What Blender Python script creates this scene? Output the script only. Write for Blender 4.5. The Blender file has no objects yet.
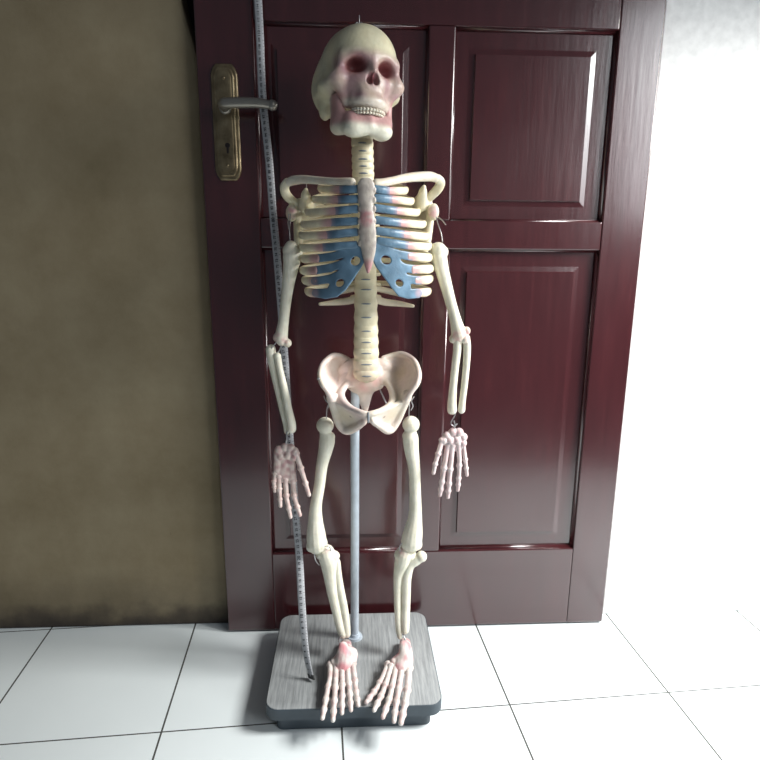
import bpy, bmesh, math, random
import numpy as np
from mathutils import Vector, Matrix, Euler, noise
random.seed(7)
COL = bpy.context.scene.collection
SC = bpy.context.scene
V = Vector

# ------------------------------------------------------------------ camera model
F, YAW, PIT, ROL, DIST, HGT = 584.515, .0522464, .2242773, .0079274, 1.09433, .793836
cf = V((math.sin(YAW)*math.cos(PIT), math.cos(YAW)*math.cos(PIT), -math.sin(PIT)))
cr0 = V((math.cos(YAW), -math.sin(YAW), 0)); cu0 = cr0.cross(cf)
cr = cr0*math.cos(ROL)+cu0*math.sin(ROL); cu = cu0*math.cos(ROL)-cr0*math.sin(ROL)
CAM = V((0, -DIST, HGT))
def ray(x, y): return cf+cr*((x-380)/F)+cu*((380-y)/F)
def A(x, y, Y):                      # photo measurement -> point at depth Y in front of the door
    d = ray(x, y); return CAM+d*((Y+DIST)/d.y)
def AZ(x, y, z):
    d = ray(x, y); return CAM+d*((z-HGT)/d.z)
def px2m(p): return (p-CAM).dot(cf)/F

# ------------------------------------------------------------------ node helpers
def new_mat(name):
    m = bpy.data.materials.new(name); m.use_nodes = True
    nt = m.node_tree; b = nt.nodes['Principled BSDF']
    return m, nt, b
def N(nt, typ, **kw):
    n = nt.nodes.new(typ)
    for k, v in kw.items():
        if k in n.inputs: n.inputs[k].default_value = v
        else: setattr(n, k, v)
    return n
def ramp(nt, src, stops):
    r = nt.nodes.new('ShaderNodeValToRGB'); e = r.color_ramp.elements
    while len(e) > 1: e.remove(e[-1])
    e[0].position = stops[0][0]; e[0].color = (*stops[0][1], 1)
    for p, c in stops[1:]:
        q = e.new(p); q.color = (*c, 1)
    nt.links.new(src, r.inputs[0]); return r
def mixc(nt, a, b, f, mode='MIX'):
    m = nt.nodes.new('ShaderNodeMix'); m.data_type = 'RGBA'; m.blend_type = mode
    for sock, val in ((m.inputs[0], f), (m.inputs[6], a), (m.inputs[7], b)):
        if hasattr(val, 'node'): nt.links.new(val, sock)
        elif isinstance(val, (int, float)): sock.default_value = val
        else: sock.default_value = (*val, 1)
    return m.outputs[2]
def math_n(nt, op, a, b=None, c=None):
    m = nt.nodes.new('ShaderNodeMath'); m.operation = op
    for i, v in enumerate((a, b, c)):
        if v is None: continue
        if hasattr(v, 'node'): nt.links.new(v, m.inputs[i])
        else: m.inputs[i].default_value = v
    return m.outputs[0]
def objco(nt, scale=(1, 1, 1)):
    t = nt.nodes.new('ShaderNodeTexCoord'); mp = nt.nodes.new('ShaderNodeMapping')
    mp.inputs['Scale'].default_value = scale
    nt.links.new(t.outputs['Object'], mp.inputs[0]); return mp.outputs[0]
def bump(nt, b, h, strength=.3, dist=.002):
    n = nt.nodes.new('ShaderNodeBump'); n.inputs['Strength'].default_value = strength
    n.inputs['Distance'].default_value = dist
    nt.links.new(h, n.inputs['Height']); nt.links.new(n.outputs[0], b.inputs['Normal'])

M = {}
def simple(name, col, rough=.5, metal=0, spec=.5):
    m, nt, b = new_mat(name)
    b.inputs['Base Color'].default_value = (*col, 1); b.inputs['Roughness'].default_value = rough
    b.inputs['Metallic'].default_value = metal; b.inputs['Specular IOR Level'].default_value = spec
    no = N(nt, 'ShaderNodeTexNoise', Scale=60.0, Detail=4.0); nt.links.new(objco(nt), no.inputs['Vector'])
    r = ramp(nt, no.outputs[0], [(.3, tuple(c*.9 for c in col)), (.7, tuple(min(1, c*1.08) for c in col))])
    nt.links.new(r.outputs[0], b.inputs['Base Color'])
    M[name] = m; return m

# painted plastic bone: colour attribute (hand painted tints on the model) times a little mottling
def bone_mat():
    m, nt, b = new_mat('painted_plastic_bone')
    at = N(nt, 'ShaderNodeAttribute', attribute_name='paint')
    no = N(nt, 'ShaderNodeTexNoise', Scale=90.0, Detail=5.0); nt.links.new(objco(nt), no.inputs['Vector'])
    r = ramp(nt, no.outputs[0], [(.3, (.88, .87, .84)), (.7, (1, 1, 1))])
    nt.links.new(mixc(nt, at.outputs[0], r.outputs[0], 1.0, 'MULTIPLY'), b.inputs['Base Color'])
    b.inputs['Roughness'].default_value = .38
    b.inputs['Subsurface Weight'].default_value = .12
    b.inputs['Subsurface Radius'].default_value = (.006, .004, .003); b.inputs['Subsurface Scale'].default_value = .5
    n2 = N(nt, 'ShaderNodeTexNoise', Scale=220.0, Detail=3.0); nt.links.new(objco(nt), n2.inputs['Vector'])
    bump(nt, b, n2.outputs[0], .4, .0014)
    M['bone'] = m
bone_mat()
simple('wire', (.45, .45, .46), .35, .9)
simple('dark_disc', (.22, .25, .28), .5)
simple('pole_paint', (.56, .63, .70), .35)
simple('edge_band', (.045, .062, .078), .5)
simple('print_ink', (.015, .015, .02), .6)
simple('tape_tip', (.10, .10, .10), .4, .6)
simple('dark_gap', (.012, .006, .006), .8)  # near-black stands for shade in the door recess and keyhole
simple('white_plaster', (.86, .86, .85), .8)

def door_mat():
    m, nt, b = new_mat('maroon_gloss_paint')
    co = objco(nt, (14, 14, 1.2))
    no = N(nt, 'ShaderNodeTexNoise', Scale=6.0, Detail=6.0, Roughness=.6); nt.links.new(co, no.inputs['Vector'])
    r = ramp(nt, no.outputs[0], [(.25, (.040, .0085, .0105)), (.55, (.052, .0112, .0138)), (.8, (.070, .016, .0185))])
    nt.links.new(r.outputs[0], b.inputs['Base Color'])
    b.inputs['Roughness'].default_value = .33
    n2 = N(nt, 'ShaderNodeTexNoise', Scale=3.0, Detail=5.0); nt.links.new(objco(nt), n2.inputs['Vector'])
    rr = ramp(nt, n2.outputs[0], [(.3, (.16,)*3), (.7, (.26,)*3)]); nt.links.new(rr.outputs[0], b.inputs['Roughness'])
    n3 = N(nt, 'ShaderNodeTexNoise', Scale=9.0, Detail=7.0, Roughness=.55); nt.links.new(objco(nt, (10, 10, 1.0)), n3.inputs['Vector'])
    bump(nt, b, n3.outputs[0], .20, .0012)
    b.inputs['Specular IOR Level'].default_value = 1.0; b.inputs['Coat Weight'].default_value = .35; b.inputs['Coat Roughness'].default_value = .12
    M['door'] = m
door_mat()
def wall_mat():
    m, nt, b = new_mat('stained_beige_plaster')
    co = objco(nt)
    no = N(nt, 'ShaderNodeTexNoise', Scale=5.0, Detail=8.0, Roughness=.65); nt.links.new(co, no.inputs['Vector'])
    r = ramp(nt, no.outputs[0], [(.3, (.225, .175, .098)), (.5, (.285, .228, .138)), (.7, (.345, .285, .18))])
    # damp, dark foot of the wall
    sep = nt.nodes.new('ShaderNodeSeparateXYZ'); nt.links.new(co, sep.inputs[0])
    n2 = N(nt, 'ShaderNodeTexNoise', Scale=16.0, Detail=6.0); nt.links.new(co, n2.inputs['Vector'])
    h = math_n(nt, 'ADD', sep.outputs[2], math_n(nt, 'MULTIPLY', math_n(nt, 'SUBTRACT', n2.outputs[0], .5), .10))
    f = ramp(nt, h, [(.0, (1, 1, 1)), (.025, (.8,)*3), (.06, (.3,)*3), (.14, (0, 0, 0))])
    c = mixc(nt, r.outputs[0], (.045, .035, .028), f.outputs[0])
    # fine dark scratches
    n3 = N(nt, 'ShaderNodeTexNoise', Scale=34.0, Detail=9.0, Roughness=.7); nt.links.new(objco(nt, (1, 1, .6)), n3.inputs['Vector'])
    s = ramp(nt, n3.outputs[0], [(.26, (1, 1, 1)), (.33, (0, 0, 0))])
    c = mixc(nt, c, (.07, .055, .04), s.outputs[0])
    nt.links.new(c, b.inputs['Base Color']); b.inputs['Roughness'].default_value = .85
    bump(nt, b, n3.outputs[0], .3, .002)
    M['wall'] = m
wall_mat()
def floor_mat():
    m, nt, b = new_mat('white_glazed_tiles')
    co = objco(nt)
    sep = nt.nodes.new('ShaderNodeSeparateXYZ'); nt.links.new(co, sep.inputs[0])
    fs = []
    for i in (0, 1):
        q = math_n(nt, 'DIVIDE', sep.outputs[i], .3)
        fr = math_n(nt, 'FRACT', math_n(nt, 'ADD', q, .5))
        d = math_n(nt, 'ABSOLUTE', math_n(nt, 'SUBTRACT', fr, .5))
        fs.append(math_n(nt, 'LESS_THAN', d, (.0016 if i == 0 else .0013)/.3))
    g = math_n(nt, 'MAXIMUM', fs[0], fs[1])
    no = N(nt, 'ShaderNodeTexNoise', Scale=3.0, Detail=6.0); nt.links.new(co, no.inputs['Vector'])
    r = ramp(nt, no.outputs[0], [(.3, (.76, .82, .83)), (.7, (.81, .87, .88))])
    nt.links.new(mixc(nt, r.outputs[0], (.06, .06, .055), g), b.inputs['Base Color'])
    nt.links.new(math_n(nt, 'ADD', math_n(nt, 'MULTIPLY', g, .5), .16), b.inputs['Roughness'])
    bump(nt, b, math_n(nt, 'SUBTRACT', 1.0, g), .4, .001)
    M['floor'] = m
floor_mat()
def board_mat():
    m, nt, b = new_mat('grey_woodgrain_laminate')
    no = N(nt, 'ShaderNodeTexNoise', Scale=7.0, Detail=8.0, Roughness=.7); nt.links.new(objco(nt, (42, 2.2, 10)), no.inputs['Vector'])
    r = ramp(nt, no.outputs[0], [(.28, (.18, .19, .193)), (.46, (.275, .29, .295)), (.58, (.345, .363, .368)), (.75, (.48, .502, .507))])
    nt.links.new(r.outputs[0], b.inputs['Base Color']); b.inputs['Roughness'].default_value = .42
    M['board'] = m
board_mat()
def brass_mat():
    m, nt, b = new_mat('tarnished_brass')
    no = N(nt, 'ShaderNodeTexNoise', Scale=45.0, Detail=6.0); nt.links.new(objco(nt), no.inputs['Vector'])
    r = ramp(nt, no.outputs[0], [(.3, (.16, .12, .07)), (.6, (.36, .285, .17)), (.8, (.58, .48, .32))])
    nt.links.new(r.outputs[0], b.inputs['Base Color'])
    b.inputs['Metallic'].default_value = .85; b.inputs['Roughness'].default_value = .36
    M['brass'] = m
    m, nt, b = new_mat('brushed_grey_metal')
    b.inputs['Base Color'].default_value = (.34, .32, .28, 1); b.inputs['Metallic'].default_value = .7; b.inputs['Roughness'].default_value = .34
    M['lever'] = m
brass_mat()
def tape_mat():
    m, nt, b = new_mat('white_tape_vinyl')
    no = N(nt, 'ShaderNodeTexNoise', Scale=30.0, Detail=3.0); nt.links.new(objco(nt), no.inputs['Vector'])
    r = ramp(nt, no.outputs[0], [(.3, (.42, .43, .45)), (.7, (.53, .54, .56))])
    nt.links.new(r.outputs[0], b.inputs['Base Color']); b.inputs['Roughness'].default_value = .45
    M['tape'] = m
tape_mat()

# ------------------------------------------------------------------ object helpers
WL = {}
def link(o, parent=None, wloc=V((0, 0, 0))):
    COL.objects.link(o); WL[o.name] = V(wloc)
    if parent is not None:
        o.parent = parent; o.location = V(wloc)-WL[parent.name]
    else: o.location = wloc
    return o
def thing(name, label, cat, loc, group=None):
    o = bpy.data.objects.new(name, None); o.empty_display_size = .05; link(o, None, loc)
    o['label'] = label; o['category'] = cat
    if group: o['group'] = group
    return o
def obj(name, bm_or_me, mat, parent=None, smooth=True, label=None, kind=None, origin=None):
    if isinstance(bm_or_me, bmesh.types.BMesh):
        me = bpy.data.meshes.new(name); bmesh.ops.recalc_face_normals(bm_or_me, faces=bm_or_me.faces[:])
        bm_or_me.to_mesh(me); bm_or_me.free()
    else: me = bm_or_me
    n = len(me.vertices); co = np.empty(n*3); me.vertices.foreach_get('co', co); co = co.reshape(-1, 3)
    c = V(((co.min(0)+co.max(0))/2).tolist()) if origin is None else V(origin)
    me.vertices.foreach_set('co', (co-np.array(c)).ravel()); me.update()
    if smooth: me.polygons.foreach_set('use_smooth', [True]*len(me.polygons))
    me.materials.clear(); me.materials.append(mat)
    o = bpy.data.objects.new(name, me); link(o, parent, c)
    if label: o['label'] = label
    if kind: o['kind'] = kind
    return o
def sharp(o, ang=40):
    me = o.data; bm = bmesh.new(); bm.from_mesh(me)
    for e in bm.edges:
        if len(e.link_faces) == 2 and e.calc_face_angle(0) > math.radians(ang): e.smooth = False
    bm.to_mesh(me); bm.free(); return o
def mesh_of(bm, voxel=None, smooth=0, sfac=.5):
    """bmesh -> mesh, optionally fused into one skin with a voxel remesh"""
    me = bpy.data.meshes.new('m'); bmesh.ops.recalc_face_normals(bm, faces=bm.faces[:]); bm.to_mesh(me); bm.free()
    if voxel is None: return me
    o = bpy.data.objects.new('tmp', me); COL.objects.link(o)
    md = o.modifiers.new('r', 'REMESH'); md.mode = 'VOXEL'; md.voxel_size = voxel
    if smooth:
        s = o.modifiers.new('s', 'SMOOTH'); s.iterations = smooth; s.factor = sfac
    dg = bpy.context.evaluated_depsgraph_get()
    out = bpy.data.meshes.new_from_object(o.evaluated_get(dg))
    bpy.data.objects.remove(o); bpy.data.meshes.remove(me); return out

CREAM = V((.86, .80, .60)); PALE = V((.83, .81, .73)); PINK = V((.74, .36, .36)); LPINK = V((.80, .58, .55)); BLUE = V((.095, .18, .265)); YEL = V((.80, .73, .49))
def lerp(a, b, t): return a+(b-a)*max(0., min(1., t))
def sstep(a, b, x):
    t = max(0., min(1., (x-a)/(b-a))); return t*t*(3-2*t)
def paint(me, fn):
    """paint a colour attribute, world position -> colour"""
    at = me.color_attributes.new('paint', 'FLOAT_COLOR', 'POINT')
    buf = np.empty(len(me.vertices)*4)
    for i, v in enumerate(me.vertices):
        c = fn(v.co); buf[4*i:4*i+4] = (c[0], c[1], c[2], 1)
    at.data.foreach_set('color', buf); return me
def blot(p, s=40, seed=0): return noise.noise(p*s+V((seed*7.3, seed*3.1, seed)))
def bone(name, me, parent, fn=None, base=CREAM, label=None):
    if isinstance(me, bmesh.types.BMesh): me = mesh_of(me)
    paint(me, fn or (lambda p: base))
    return obj(name, me, M['bone'], parent, label=label)
def near(p, q, r0, r1): return 1-sstep(r0, r1, (p-q).length)

def catmull(P, sub):
    out = []
    n = len(P)
    for i in range(n-1):
        p0 = P[max(0, i-1)]; p1 = P[i]; p2 = P[i+1]; p3 = P[min(n-1, i+2)]
        for k in range(sub):
            t = k/sub
            out.append([.5*((2*b)+(-a+c)*t+(2*a-5*b+4*c-d)*t*t+(-a+3*b-3*c+d)*t**3) for a, b, c, d in zip(p0, p1, p2, p3)])
    out.append(list(P[-1])); return out
def sweep(bm, pts, rad, up=V((0, 0, 1)), seg=12, sub=4, cap=True):
    """smooth tube through pts; rad = list of r or (side, up) half sizes"""
    rad = [(r, r) if not isinstance(r, (tuple, list)) else r for r in rad]
    P = [list(p)+list(r) for p, r in zip(pts, rad)]
    P = catmull(P, sub) if sub > 1 else P
    C = [V(p[:3]) for p in P]; R = [(max(p[3], 1e-4), max(p[4], 1e-4)) for p in P]
    T = []
    for i in range(len(C)):
        t = C[min(i+1, len(C)-1)]-C[max(0, i-1)]; T.append(t.normalized() if t.length > 1e-9 else V((0, 0, 1)))
    if cap:
        c0, c1, r0, r1, t0, t1 = C[0], C[-1], R[0], R[-1], T[0], T[-1]
        m0, m1 = min(r0), min(r1)
        pre = [(c0-t0*m0*math.sin(a), (r0[0]*math.cos(a), r0[1]*math.cos(a)), t0) for a in (1.45, 1.0, .5)]
        post = [(c1+t1*m1*math.sin(a), (r1[0]*math.cos(a), r1[1]*math.cos(a)), t1) for a in (.5, 1.0, 1.45)]
        C = [p[0] for p in pre]+C+[p[0] for p in post]; R = [p[1] for p in pre]+R+[p[1] for p in post]; T = [p[2] for p in pre]+T+[p[2] for p in post]
    rings = []; ps = None
    for c, r, t in zip(C, R, T):
        s = t.cross(up)
        if s.length < 1e-3: s = ps if ps else t.orthogonal()
        s.normalize()
        if ps and s.dot(ps) < 0 and abs(t.dot(up)) > .9: s = -s
        ps = s; n = s.cross(t)
        rings.append([bm.verts.new(c+s*(r[0]*math.cos(a))+n*(r[1]*math.sin(a))) for a in (2*math.pi*k/seg for k in range(seg))])
    for a, b in zip(rings, rings[1:]):
        for k in range(seg): bm.faces.new((a[k], a[(k+1) % seg], b[(k+1) % seg], b[k]))
    bm.faces.new(rings[0][::-1]); bm.faces.new(rings[-1]); return bm
def ptube(bm, pts, up=V((0, 1, 0)), seg=12, sub=4, flat=1.0):
    """tube from measured points (px, py, depth, half width in px[, depth half size in px])"""
    P = []; R = []
    for q in pts:
        p = A(q[0], q[1], q[2]); k = px2m(p); P.append(p)
        w = q[3]*k; d = (q[4]*k if len(q) > 4 else w*flat); R.append((w, d))
    return sweep(bm, P, R, up, seg, sub)
def ball(bm, c, r, rot=None, u=16, v=10):
    if not isinstance(r, (tuple, list)): r = (r, r, r)
    m = Matrix.Translation(c) @ (rot.to_matrix().to_4x4() if rot else Matrix()) @ Matrix.Diagonal((*r, 1))
    bmesh.ops.create_uvsphere(bm, u_segments=u, v_segments=v, radius=1, matrix=m); return bm
def pball(bm, x, y, Y, r, rot=None):
    p = A(x, y, Y); k = px2m(p); r = r if isinstance(r, (tuple, list)) else (r, r, r)
    return ball(bm, p, tuple(a*k for a in r), rot)
def sheet(bm, grid, thick, sub=4):
    """smooth thick plate through a control grid of (px,py,Y)"""
    rows = [catmull([list(A(*q)) for q in row], sub) for row in grid]
    cols = [catmull([r[j] for r in rows], sub) for j in range(len(rows[0]))]
    nj, ni = len(cols), len(cols[0])
    Pt = [[V(cols[j][i]) for j in range(nj)] for i in range(ni)]
    top = []; bot = []
    for i in range(ni):
        a = []; b = []
        for j in range(nj):
            du = Pt[min(i+1, ni-1)][j]-Pt[max(i-1, 0)][j]; dv = Pt[i][min(j+1, nj-1)]-Pt[i][max(j-1, 0)]
            n = du.cross(dv); n = n.normalized() if n.length > 1e-12 else V((0, -1, 0))
            th = thick(i/(ni-1), j/(nj-1)) if callable(thick) else thick
            a.append(bm.verts.new(Pt[i][j]+n*th*.5)); b.append(bm.verts.new(Pt[i][j]-n*th*.5))
        top.append(a); bot.append(b)
    for i in range(ni-1):
        for j in range(nj-1):
            bm.faces.new((top[i][j], top[i+1][j], top[i+1][j+1], top[i][j+1]))
            bm.faces.new((bot[i][j], bot[i][j+1], bot[i+1][j+1], bot[i+1][j]))
    for i in range(ni-1):
        bm.faces.new((top[i][0], bot[i][0], bot[i+1][0], top[i+1][0])); bm.faces.new((top[i][-1], top[i+1][-1], bot[i+1][-1], bot[i][-1]))
    for j in range(nj-1):
        bm.faces.new((top[0][j], top[0][j+1], bot[0][j+1], bot[0][j])); bm.faces.new((top[-1][j], bot[-1][j], bot[-1][j+1], top[-1][j+1]))
    return bm
def box(bm, x0, x1, y0, y1, z0, z1, bev=0, segs=2):
    b = bmesh.new(); bmesh.ops.create_cube(b, size=1)
    for v in b.verts: v.co = V(((x0+x1)/2+v.co.x*(x1-x0), (y0+y1)/2+v.co.y*(y1-y0), (z0+z1)/2+v.co.z*(z1-z0)))
    if bev: bmesh.ops.bevel(b, geom=b.edges[:], offset=bev, segments=segs, affect='EDGES', profile=.5)
    me = bpy.data.meshes.new('t'); b.to_mesh(me); b.free(); bm.from_mesh(me); bpy.data.meshes.remove(me); return bm
def prism(bm, poly, mapf, d0, d1, bev=0, segs=2):
    b = bmesh.new()
    lo = [b.verts.new(mapf(p, d0)) for p in poly]; hi = [b.verts.new(mapf(p, d1)) for p in poly]; n = len(poly)
    b.faces.new(lo); top = b.faces.new(hi)
    for i in range(n): b.faces.new((lo[i], lo[(i+1) % n], hi[(i+1) % n], hi[i]))
    bmesh.ops.recalc_face_normals(b, faces=b.faces[:])
    if bev: bmesh.ops.bevel(b, geom=list(top.edges), offset=bev, segments=segs, affect='EDGES', profile=.5)
    me = bpy.data.meshes.new('t'); b.to_mesh(me); b.free(); bm.from_mesh(me); bpy.data.meshes.remove(me); return bm
def rrect(x0, x1, y0, y1, r, n=6):
    out = []
    for cx, cy, a0 in ((x1-r, y1-r, 0), (x0+r, y1-r, 90), (x0+r, y0+r, 180), (x1-r, y0+r, 270)):
        for k in range(n+1):
            a = math.radians(a0+90*k/n); out.append((cx+r*math.cos(a), cy+r*math.sin(a)))
    return out

# ------------------------------------------------------------------ signed-distance sculpting (skull)
def sculpt(fn, lo, hi, step):
    xs = [np.arange(lo[i], hi[i]+step, step) for i in range(3)]
    X, Y, Z = np.meshgrid(*xs, indexing='ij'); D = fn(X, Y, Z)
    s = D < 0; nx, ny, nz = D.shape
    acc = np.zeros((nx-1, ny-1, nz-1, 3)); cnt = np.zeros((nx-1, ny-1, nz-1))
    off = [(i, j, k) for i in (0, 1) for j in (0, 1) for k in (0, 1)]
    def sub(a, o): return a[o[0]:nx-1+o[0], o[1]:ny-1+o[1], o[2]:nz-1+o[2]]
    for a in off:
        for ax in range(3):
            if a[ax]: continue
            b = list(a); b[ax] = 1
            da, db = sub(D, a), sub(D, b); cr_ = (da < 0) != (db < 0)
            t = np.where(cr_, da/np.where(cr_, da-db, 1), 0)
            for q in range(3):
                acc[..., q] += np.where(cr_, a[q]+(t if q == ax else 0), 0)
            cnt += cr_
    m = cnt > 0; idx = -np.ones(m.shape, int); idx[m] = np.arange(m.sum())
    I = np.argwhere(m); P = (I+acc[m]/cnt[m][:, None])*step+np.array(lo)
    faces = []
    for ax in range(3):
        u, v = (ax+1) % 3, (ax+2) % 3
        sl0 = [slice(1, -1)]*3; sl0[ax] = slice(0, -1); sl1 = list(sl0); sl1[ax] = slice(1, None)
        sa, sb = s[tuple(sl0)], s[tuple(sl1)]
        E = np.argwhere(sa != sb); base = E.copy(); base[:, u] += 1; base[:, v] += 1
        flip = sa[tuple(E.T)]
        q = []
        for du, dv in ((-1, -1), (0, -1), (0, 0), (-1, 0)):
            c = base.copy(); c[:, u] += du; c[:, v] += dv; q.append(idx[tuple(c.T)])
        q = np.stack(q, 1); q[~flip] = q[~flip][:, ::-1]; faces.append(q)
    return P, np.concatenate(faces)
def e_(X, Y, Z, c, r):
    k0 = np.sqrt(((X-c[0])/r[0])**2+((Y-c[1])/r[1])**2+((Z-c[2])/r[2])**2)
    k1 = np.sqrt(((X-c[0])/r[0]**2)**2+((Y-c[1])/r[1]**2)**2+((Z-c[2])/r[2]**2)**2)
    return k0*(k0-1)/np.maximum(k1, 1e-6)
def c_(X, Y, Z, a, b, ra, rb=None, sy=1.0):
    rb = ra if rb is None else rb; a = np.array(a); b = np.array(b); d = b-a
    t = np.clip(((X-a[0])*d[0]+(Y-a[1])*d[1]+(Z-a[2])*d[2])/d.dot(d), 0, 1)
    return np.sqrt((X-a[0]-t*d[0])**2+((Y-a[1]-t*d[1])/sy)**2+(Z-a[2]-t*d[2])**2)-(ra+(rb-ra)*t)
def su(a, b, k):
    h = np.clip(.5+.5*(b-a)/k, 0, 1); return b*(1-h)+a*h-k*h*(1-h)
def ss(a, b, k): return -su(-a, b, k)   # a minus b
def sdf_mesh(P, Fc, mat4):
    me = bpy.data.meshes.new('sdf'); R = np.array(mat4)
    W = P @ R[:3, :3].T+R[:3, 3]; me.from_pydata(W.tolist(), [], Fc.tolist()); me.update(); return me

# ================================================================== ROOM
TA = .0576741; TU, TV = -.3315, -.23686
def tile(u, v, z=0): c, s = math.cos(TA), math.sin(TA); return V((u*c-v*s, u*s+v*c, z))
bm = bmesh.new()
for f in ((-2.2, -.90), (2.6, -.90), (2.6, .4), (-2.2, .4)): bm.verts.new((f[0], f[1], 0))  # front edge cut short to shape the sheen reflected in the door
bm.faces.new(bm.verts[:])
b2 = bmesh.ops.extrude_face_region(bm, geom=bm.faces[:])
for v in [g for g in b2['geom'] if isinstance(g, bmesh.types.BMVert)]: v.co.z -= .05
me = bpy.data.meshes.new('floor'); bmesh.ops.recalc_face_normals(bm, faces=bm.faces[:]); bm.to_mesh(me); bm.free()
o0 = tile(TU, TV)
mt = Matrix.Translation(o0) @ Matrix.Rotation(TA, 4, 'Z'); me.transform(mt.inverted()); me.materials.append(M['floor'])
fl = bpy.data.objects.new('floor', me); link(fl, None, o0); fl.rotation_euler = (0, 0, TA); fl['kind'] = 'structure'

DX0, DX1, DTOP = -.257, .544, 2.02
def xz(p, d): return V((p[0], d, p[1]))
# left plaster wall, its free edge curving away above the lock
edge = [(DX0-.003, 0), (DX0-.003, 1.09), (DX0-.006, 1.115), (DX0-.012, 1.14), (DX0-.019, 1.165), (DX0-.026, 1.195), (DX0-.031, 1.24), (DX0-.034, 1.35), (DX0-.034, 2.4)]
bm = bmesh.new(); prism(bm, edge+[(-2.0, 2.4), (-2.0, 0)], xz, .16, .030, .006)
obj('wall_left', bm, M['wall'], smooth=False, kind='structure', origin=(-.6, .03, 0))
bm = bmesh.new(); box(bm, DX1+.012, 2.4, .03, .16, 0, 2.4, .004)
obj('wall_right', bm, M['white_plaster'], smooth=False, kind='structure')
bm = bmesh.new(); box(bm, DX0-.06, DX1+.012, .075, .16, 0, 2.4)
box(bm, DX0-.034, DX1+.012, .03, .075, DTOP+.01, 2.4)
obj('shade_backing_1', bm, M['dark_gap'], smooth=False, kind='structure')  # backing slab, its near-black colour is the shade of the recess

# ------------------------------------------------------------------ door
door = bpy.data.objects.new('door_1', None); link(door, None, (.14, 0, 0)); door['kind'] = 'structure'
MU0, MU1 = .1365, .182
cols = ((-.160, MU0), (MU1, .466)); rowsz = ((.180, .790), (.841, 1.161))
def frame_bm():
    bm = bmesh.new(); e = .0022
    box(bm, DX0, cols[0][0], 0, .036, .004, DTOP, e)                         # lock stile
    box(bm, cols[1][1], DX1, 0, .036, .004, DTOP, e)                         # hinge stile
    for a, b in ((.004, .180), (.790, .841), (1.161, 1.27), (1.86, DTOP)):
        box(bm, cols[0][0], cols[1][1], .0004, .036, a, b, e)
    for a, b in ((.180, .790), (.841, 1.161), (1.27, 1.86)):
        box(bm, MU0, MU1, .0002, .036, a, b, e)
    return bm
obj('door_frame', frame_bm(), M['door'], door, smooth=False)
def panel_bm(x0, x1, z0, z1, l, r, b, t):
    bm = bmesh.new()
    box(bm, x0-.004, x1+.004, .013, .030, z0-.004, z1+.004)
    bb = bmesh.new()
    # raised field with a sloped shoulder
    o = [(x0+l-.010, z0+b-.010), (x1-r+.010, z0+b-.010), (x1-r+.010, z1-t+.010), (x0+l-.010, z1-t+.010)]
    i = [(x0+l, z0+b), (x1-r, z0+b), (x1-r, z1-t), (x0+l, z1-t)]
    lo = [bb.verts.new(xz(p, .0131)) for p in o]; sh = [bb.verts.new(xz(p, .0114)) for p in i]; hi = [bb.verts.new(xz((p[0]+(.0015 if k in (0, 3) else -.0015), p[1]+(.0015 if k < 2 else -.0015)), .0075)) for k, p in enumerate(i)]
    for A_, B_ in ((lo, sh), (sh, hi)):
        for k in range(4): bb.faces.new((A_[k], A_[(k+1) % 4], B_[(k+1) % 4], B_[k]))
    bb.faces.new(hi)
    me = bpy.data.meshes.new('t'); bb.to_mesh(me); bb.free(); bm.from_mesh(me); bpy.data.meshes.remove(me)
    # quarter-round moulding round the opening
    return bm
for (x0, x1) in cols:
    for z0, z1 in rowsz+((1.27, 1.86),):
        obj('panel', panel_bm(x0, x1, z0, z1, .036, .042, .036, .040), M['door'], door, smooth=False)
# beads (thin quarter round) that frame each opening
def bead_bm(x0, x1, z0, z1):
    bm = bmesh.new(); r = .0042
    for a, b in (((x0, z0), (x1, z0)), ((x1, z0), (x1, z1)), ((x1, z1), (x0, z1)), ((x0, z1), (x0, z0))):
        sweep(bm, [V((a[0], .0105, a[1])), V((b[0], .0105, b[1]))], [r, r], V((0, 1, 0)), 8, 1, cap=False)
    return bm
for (x0, x1) in cols:
    for z0, z1 in rowsz+((1.27, 1.86),):
        obj('bead', bead_bm(x0, x1, z0, z1), M['door'], door)

# lock plate
hx, hz0, hz1 = -.2115, .905, 1.093
def octo(w, z0, z1, c, cz):
    q = [(w-c*.75, 0), (w-c*.28, cz*.42), (w-c*.05, cz*.86), (w, cz*1.15)]          # clipped, slightly rounded corner
    out = [(hx+x, z0+z) for x, z in q]+[(hx+x, z1-z) for x, z in q[::-1]]
    return out+[(2*hx-x, z) for x, z in out[::-1]]
bm = bmesh.new()
prism(bm, octo(.0225, hz0, hz1, .012, .017), xz, .002, -.0045, .0028, 3)
prism(bm, octo(.0178, hz0+.006, hz1-.006, .0096, .0142), xz, -.003, -.0088, .0030, 3)
prism(bm, octo(.0125, hz0+.013, hz1-.013, .007, .011), xz, -.0080, -.0104, .0012)
plate = sharp(obj('handle_plate', bm, M['brass'], door), 35)
plate['label'] = 'tarnished brass lock plate with clipped corners'
bm = bmesh.new()
LC = V((hx+.001, 0, 1.022))
bmesh.ops.create_cone(bm, cap_ends=True, segments=24, radius1=.0115, radius2=.0095, depth=.010, matrix=Matrix.Translation(LC+V((0, -.011, 0))) @ Matrix.Rotation(math.pi/2, 4, 'X'))
sweep(bm, [LC+V((0, -.010, 0)), LC+V((0, -.030, 0)), LC+V((.004, -.042, 0)), LC+V((.014, -.046, 0)), LC+V((.040, -.047, .0008)), LC+V((.060, -.047, .0006)), LC+V((.075, -.046, -.001)), LC+V((.082, -.045, -.002))],
      [.0085, .0080, .0085, .0085, .0085, .0080, .0072, .0070], V((0, 0, 1)), 14, 4)
ball(bm, LC+V((.0838, -.045, -.002)), .0088)
obj('lever', bm, M['lever'], plate, label='dull grey metal lever with rounded end')
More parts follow.
